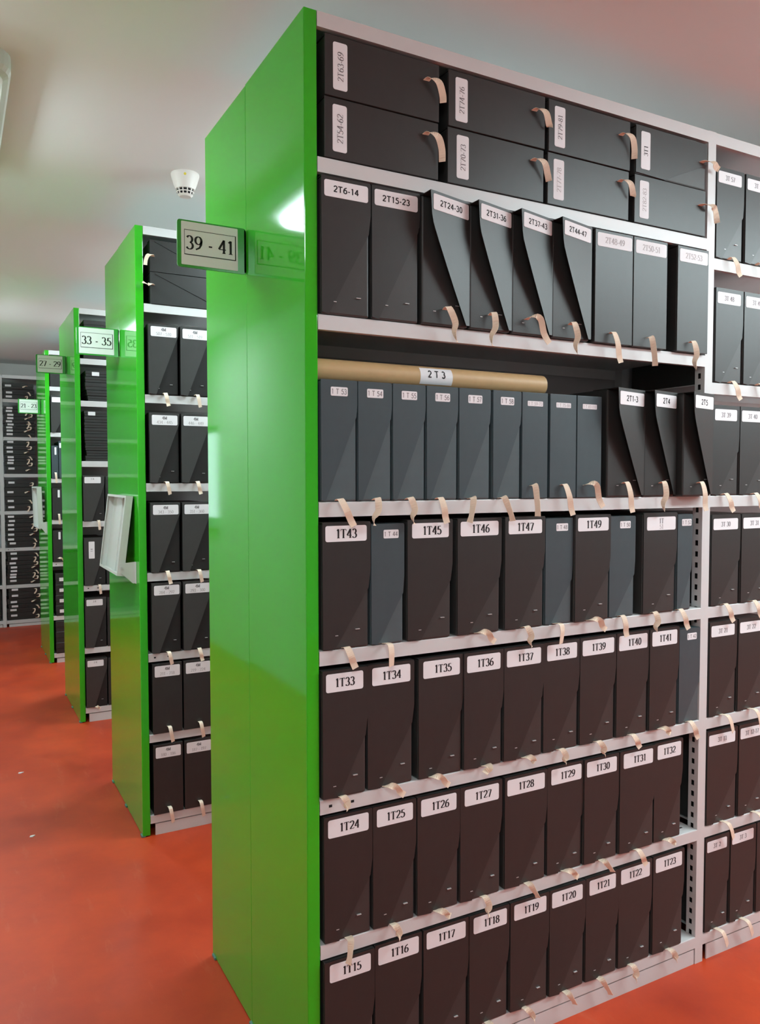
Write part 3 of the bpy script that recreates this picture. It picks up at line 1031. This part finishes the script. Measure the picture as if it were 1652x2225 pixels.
# ------------------------------------------------------------------ boxes of the second unit
four = [(2, '507 - 510', '511 - 519', .285), (3, '434 - 445', '446 - 449', .288), (4, '343 - 350', '351 - 360', .290), (5, '284 - 292', '293 - 300', .292), (6, '211 - 218', '219 - 224', .294), (7, '180 - 186', '187 - 197', .294)]
for r, ta, tb, h in four:
    for i, (xa, xb, t) in enumerate(((-0.010, 0.113, ta), (0.119, 0.243, tb))):
        w = xb - xa
        hh = .040 if r < 6 else .046
        d = dict(lines=[('4M', .5, .72, .0125, M_INK_GREY, True, 1.1, False), (t, .5, .28, .0125, M_INK_FAINT, True, .9, False)], lab=(.009, w - .010, h - .010 - hh, h - .010))
        st = 'M' if r < 6 else 'C'
        tape = hang(w * (.52 if r < 7 else .5), .004 if r < 6 else .028, .012, .05 if r < 6 else .062, (r + i) % 2 * 3 if r < 6 else 3, -.006)
        archive_box(xa + .002, xb, Z2[r], h, 'black 4M box %s, second unit\'s %s' % ('second from the green panel' if i else 'next to the green panel', shelf_words(r)), yf=Y2 - .006, style=st, tape=tape, zr=.84, xb=.24,
                    group='4M boxes on the second shelving unit', **d)
for lvl in range(2):
    hh = .128
    root = archive_box(0.004, 0.33, Z2[1] + lvl * (hh + .0006), hh, 'black box lying flat on the top shelf of the second unit, %s of two' % ('upper' if lvl else 'lower'), yf=Y2 - .004, style='C',
                       tape=([(0.012, .003, .06), (.004, -.014, .064), (-.012, -.02, .058), (-.02, -.016, .04), (-.022, -.014, .02)] if lvl else [(0.012, .003, .075), (.0, -.014, .077), (-.012, -.02, .072), (-.024, -.016, .076), (-.034, -.014, .08)], .015, [0, 0, .3, .5, .3]),
                       group='flat boxes on the top shelf of the second unit', staples=False)
    f = MB()
    f.prism([(.02, .124), (.02, .120), (.30, .004), (.325, .004), (.325, .124)], -.0025, .0, M_BLACK)
    f.build('flap', root)

# ------------------------------------------------------------------ boxes of the third unit
ORD = ['topmost', 'second from the top', 'third from the top', 'fourth from the top', 'fifth from the top', 'sixth from the top', 'seventh from the top', 'eighth from the top', 'lowest']


def flat_box(x0, x1, yf, z, h, label, group, board=None, lab=None, text=None, tape=None, jx=0.0, rz=0.0, depth=.26):
    root = thing('flat_box', label, 'flat archive box', (x0 + jx, yf, z), rz, group)
    board = board or M_BLACK
    w = x1 - x0
    mb = MB()
    mb.rbox(.002, w - .002, .002, depth, .0004, h - .0015, .002, board, 1)
    mb.build('body', root)
    mb = MB()
    mb.rbox(0, w, 0, depth + .002, h * .45, h - .0006, .002, board, 1)
    mb.build('lid', root)
    if lab:
        a, b, c, d = lab
        make_label(root, a, b, c, d, 0.0, [(text, .5, .5, (d - c) * .5, M_INK_GREY, False, .7, False)] if text else [], r=min(.002, (d - c) * .2))
    if tape:
        ribbon(root, tape[0], tape[1], tape[2])
    return root


gx = 'thin flat boxes stacked on the third unit'
x = 0.0
tops = [(2.204, [.060, .062, .058, .05], 'top shelf'), (1.952, [.032, .034, .046, .034, .036], 'second shelf'), (1.590, [.032, .033, .030, .030, .040, .036, .033, .036, .034], 'third shelf')]
for zb, hs, nm in tops:
    z = zb + .0003
    for k, hh in enumerate(hs):
        fromtop = len(hs) - 1 - k
        o_ = {'second shelf': [.022, .016, .008, .008, .010], 'third shelf': [.004, .010, .003, .003, .0, .0, .0, .0, .0], 'top shelf': [.0, .004, .002, .004]}[nm][k]
        top = fromtop == 0
        nn = 'lowest' if k == 0 else ORD[fromtop]
        flat_box(-0.012 + o_, .30 + o_, Y3 - .002 + rnd.uniform(0, .006), z, hh, 'thin flat box, %s in the third unit\'s %s stack' % (nn, nm.replace(' ', '-')), gx,
                 lab=(.018 + (.02 if nm == 'second shelf' else .004), .060 + (.02 if nm == 'second shelf' else .004), hh * .15, hh * .8) if (top and nm != 'top shelf') else None, text='3R 1' if False else None)
        z += hh
std3 = [(4, Z3[3 + 0], None)]
for r, zb, h, kind in ((4, Z3[4 - 0], .278, '1R'), (5, Z3[5], .290, 'vert'), (6, Z3[6], .306, '3R'), (7, Z3[7], .300, '2R')):
    xa, xb = X3 + .004, X3 + .128
    w = xb - xa
    if kind == 'vert':
        d = dict(lines=[], lab=None)
    else:
        d = dict(lines=[(kind[0] + ' ' + kind[1], .5, .68, .011, M_INK_GREY, True, .9, False), ('00 - 00', .5, .28, .010, M_INK_FAINT, True, .9, False)][:1], lab=(.008, w - .022, h - .010 - .038, h - .010))
    tp = hang(w * .68, .003, .006, .055, 3, -.006) if r != 7 else hang(w * .5, .002, .01, .012, 2, -.006)
    if r == 6:
        tp = None
    root = archive_box(xa, xb, zb, h, 'black standing box beside the green panel, %s shelf of the third unit' % {4: 'fourth', 5: 'fifth', 6: 'sixth', 7: 'bottom'}[r], yf=Y3 - .004, style='M', zr=.80, xb=.40, tape=tp,
                       group='standing boxes on the third unit', **d)
    if kind == 'vert':
        make_label(root, .026, .060, h - .125, h - .022, -.007, [('1 R', .5, .5, .012, M_INK_GREY, True, .9, True)], r=.003)
    archive_box(xb + .006, xb + .13, zb, h - .006, 'black standing box second from the green panel, %s shelf of the third unit' % {4: 'fourth', 5: 'fifth', 6: 'sixth', 7: 'bottom'}[r], yf=Y3 - .002, style='C', group='standing boxes on the third unit')

# ------------------------------------------------------------------ boxes of the fourth unit
xa = X4 + .006
gf = 'boxes on the fourth unit'
archive_box(xa, xa + .30, Z4[1], .24, 'black box on the top shelf of the farthest green-ended unit', yf=Y4 - .004, style='C', group=gf)
archive_box(xa, xa + .125, Z4[2], .295, 'black box with white label on the second shelf of the farthest green-ended unit', yf=Y4 - .004, style='M', zr=.62, xb=.25, group=gf,
            lines=[], lab=None)
make_label(bpy.data.objects[[o.name for o in bpy.data.objects if o.name.startswith('archive_box')][-1]] if False else col.objects[-1].parent, .008, .115, .240, .280, -.007, [])
for r, zb, h, xx in ((3, Z4[3], .262, xa), (4, Z4[4], .252, xa), (5, Z4[5], .255, xa)):
    root = archive_box(xx, xx + (.048 if r == 3 else .13), zb, h, 'black standing box with upright label, %s shelf of the farthest green-ended unit' % {3: 'third', 4: 'fourth', 5: 'fifth'}[r], yf=Y4 - .004, style='C', group=gf,
                       board=M_BLUE if r == 3 else M_BLACK, tape=hang(.026 if r == 3 else .045, .045 if r < 5 else .03, .006 if r < 5 else .03, .08 if r < 5 else .04, 3 if r < 5 else 2, -.004))
    make_label(root, .022 if r == 3 else .040, .036 if r == 3 else .056, h - .072, h - .012, 0.0, [], r=.003)
root = archive_box(xa + .054, xa + .16, Z4[3], .300, 'tall blue-grey box with wide label, third shelf of the farthest green-ended unit', yf=Y4 - .004, style='C', board=M_BLUE, group=gf)
make_label(root, .004, .080, .245, .285, 0.0, [], r=.003)
z = Z4[6]
for k, hh in enumerate((.083, .085, .085, .090)):
    flat_box(xa + .012, xa + .30, Y4 - .004, z + .0003, hh, 'black flat box, %s on the sixth shelf of the farthest green-ended unit' % ['lowest', 'third from the top', 'second from the top', 'topmost'][k], gf,
             lab=(.028, .075, hh * .30, hh * .62), text=None)
    z += hh
z = Z4[7]
for k, hh in enumerate((.088, .088, .086)):
    flat_box(xa + .008, xa + .30, Y4 - .004, z + .0003, hh, 'black flat box, %s on the bottom shelf of the farthest green-ended unit' % ['lowest', 'middle', 'topmost'][k], gf)
    z += hh

# ------------------------------------------------------------------ flat boxes on the far shelving
FAR_ROWS = [  # label centres, from the top, in metres above the floor
    (1, [2.405, 2.338, 2.298]), (2, [2.185, 2.155, 2.118, 2.085, 2.053, 2.022, 1.992, 1.962, 1.926]),
    (3, [1.850, 1.792, 1.752, 1.698, 1.668, 1.640, 1.585]), (4, [1.445, 1.350, 1.262, 1.20]), (5, [1.105, 1.062, 1.022, 0.978, .926, .878, .838]),
    (6, [.735, .685, .638, .597, .560, .525, .500, .462]), (7, [.378, .312, .248, .205, .168, .112])]
ORD2 = ['topmost', 'second', 'third', 'fourth', 'fifth', 'sixth', 'seventh', 'eighth', 'ninth']
for r, cs in FAR_ROWS:
    zb = ZF[r]
    edges = [cs[0] + (cs[0] - cs[1]) / 2 if len(cs) > 1 else cs[0] + .03]
    edges[0] = min(edges[0], cs[0] + .028, ZF[r - 1] - LIP - .002)
    for a, b in zip(cs, cs[1:]):
        edges.append((a + b) / 2)
    edges.append(zb + .0004)
    for k, c in enumerate(cs):
        z0, z1 = edges[k + 1], edges[k]
        hh = z1 - z0 - .0004
        lh = min(.020, hh * .62)
        lc = max(lh / 2 + .002, min(hh - lh / 2 - .002, c - z0))
        jx = rnd.uniform(-.008, .010)
        right = .252 if r < 5 else .292
        kind = (k + r) % 4
        tz = hh * .5
        xr = right - .03
        if kind == 0:
            tp = [(xr, .003, tz), (xr + .008, -.016, tz + .008), (xr + .024, -.026, tz + .002), (xr + .016, -.032, tz - .018), (xr - .008, -.024, tz - .022)]
        elif kind == 1:
            tp = [(xr, .003, tz), (xr - .010, -.016, tz + .006), (xr - .026, -.022, tz - .002), (xr - .044, -.018, tz - .010)]
        elif kind == 2:
            tp = [(xr - .01, .003, tz), (xr, -.018, tz), (xr + .012, -.022, tz - .014), (xr + .022, -.018, tz - .034)]
        else:
            tp = [(xr - .02, .003, tz), (xr - .02, -.018, tz + .010), (xr - .006, -.030, tz + .004), (xr - .012, -.026, tz - .020), (xr - .026, -.020, tz - .040)]
        noun = 'lowest' if k == len(cs) - 1 else ('topmost' if k == 0 else ORD2[k] + ' from the top')
        flat_box(-.255, -.255 + right + .03, YFAR - .003 + rnd.uniform(0, .008), z0, hh, 'flat black box, %s on the %s of the back wall shelving' % (noun, shelf_words(r)), 'flat boxes on the back wall shelving, %s shelf' % ROW[r],
                 lab=(.022 if r < 6 else .03, .078 if r < 6 else .088, lc - lh / 2, lc + lh / 2), jx=jx, tape=(tp, .013, [0, .3, .6, .2, .5][:len(tp)]))
flat_box(-.62, -.315, YFAR, ZF[6], .30, 'black box at the very left edge on the back wall shelving, sixth shelf', 'boxes at the left edge of the back wall shelving')
flat_box(-.62, -.315, YFAR, ZF[7], .30, 'black box at the very left edge on the back wall shelving, bottom shelf', 'boxes at the left edge of the back wall shelving')

# ------------------------------------------------------------------ litter on the floor
for (x, y, s, lab) in ((-.444, 2.703, .012, 'small white paper scrap on the red floor beside the second end panel'), (-.456, 1.906, .010, 'thin curled paper scrap on the red floor, nearest the left edge')):
    mb = MB()
    mb.prism([(-s, -.004), (0, -.007), (s * .6, -.003), (s * 1.2, .004), (.2 * s, .006), (-.7 * s, .005)], .0003, .004, M_PAPER, axis='z')
    tag(mb.build('paper_scrap', loc=(x, y, 0)), lab, 'paper scrap', 'scraps on the floor')
mb = MB()
mb.prism([(-.028, -.006), (0, -.010), (.024, -.003), (.012, .008), (-.010, .009)], .0003, .006, M_DARKBIT, axis='z')
tag(mb.build('dark_scrap', loc=(.134, 3.179, 0)), 'dark brown scrap on the red floor before the third unit', 'scrap', 'scraps on the floor')
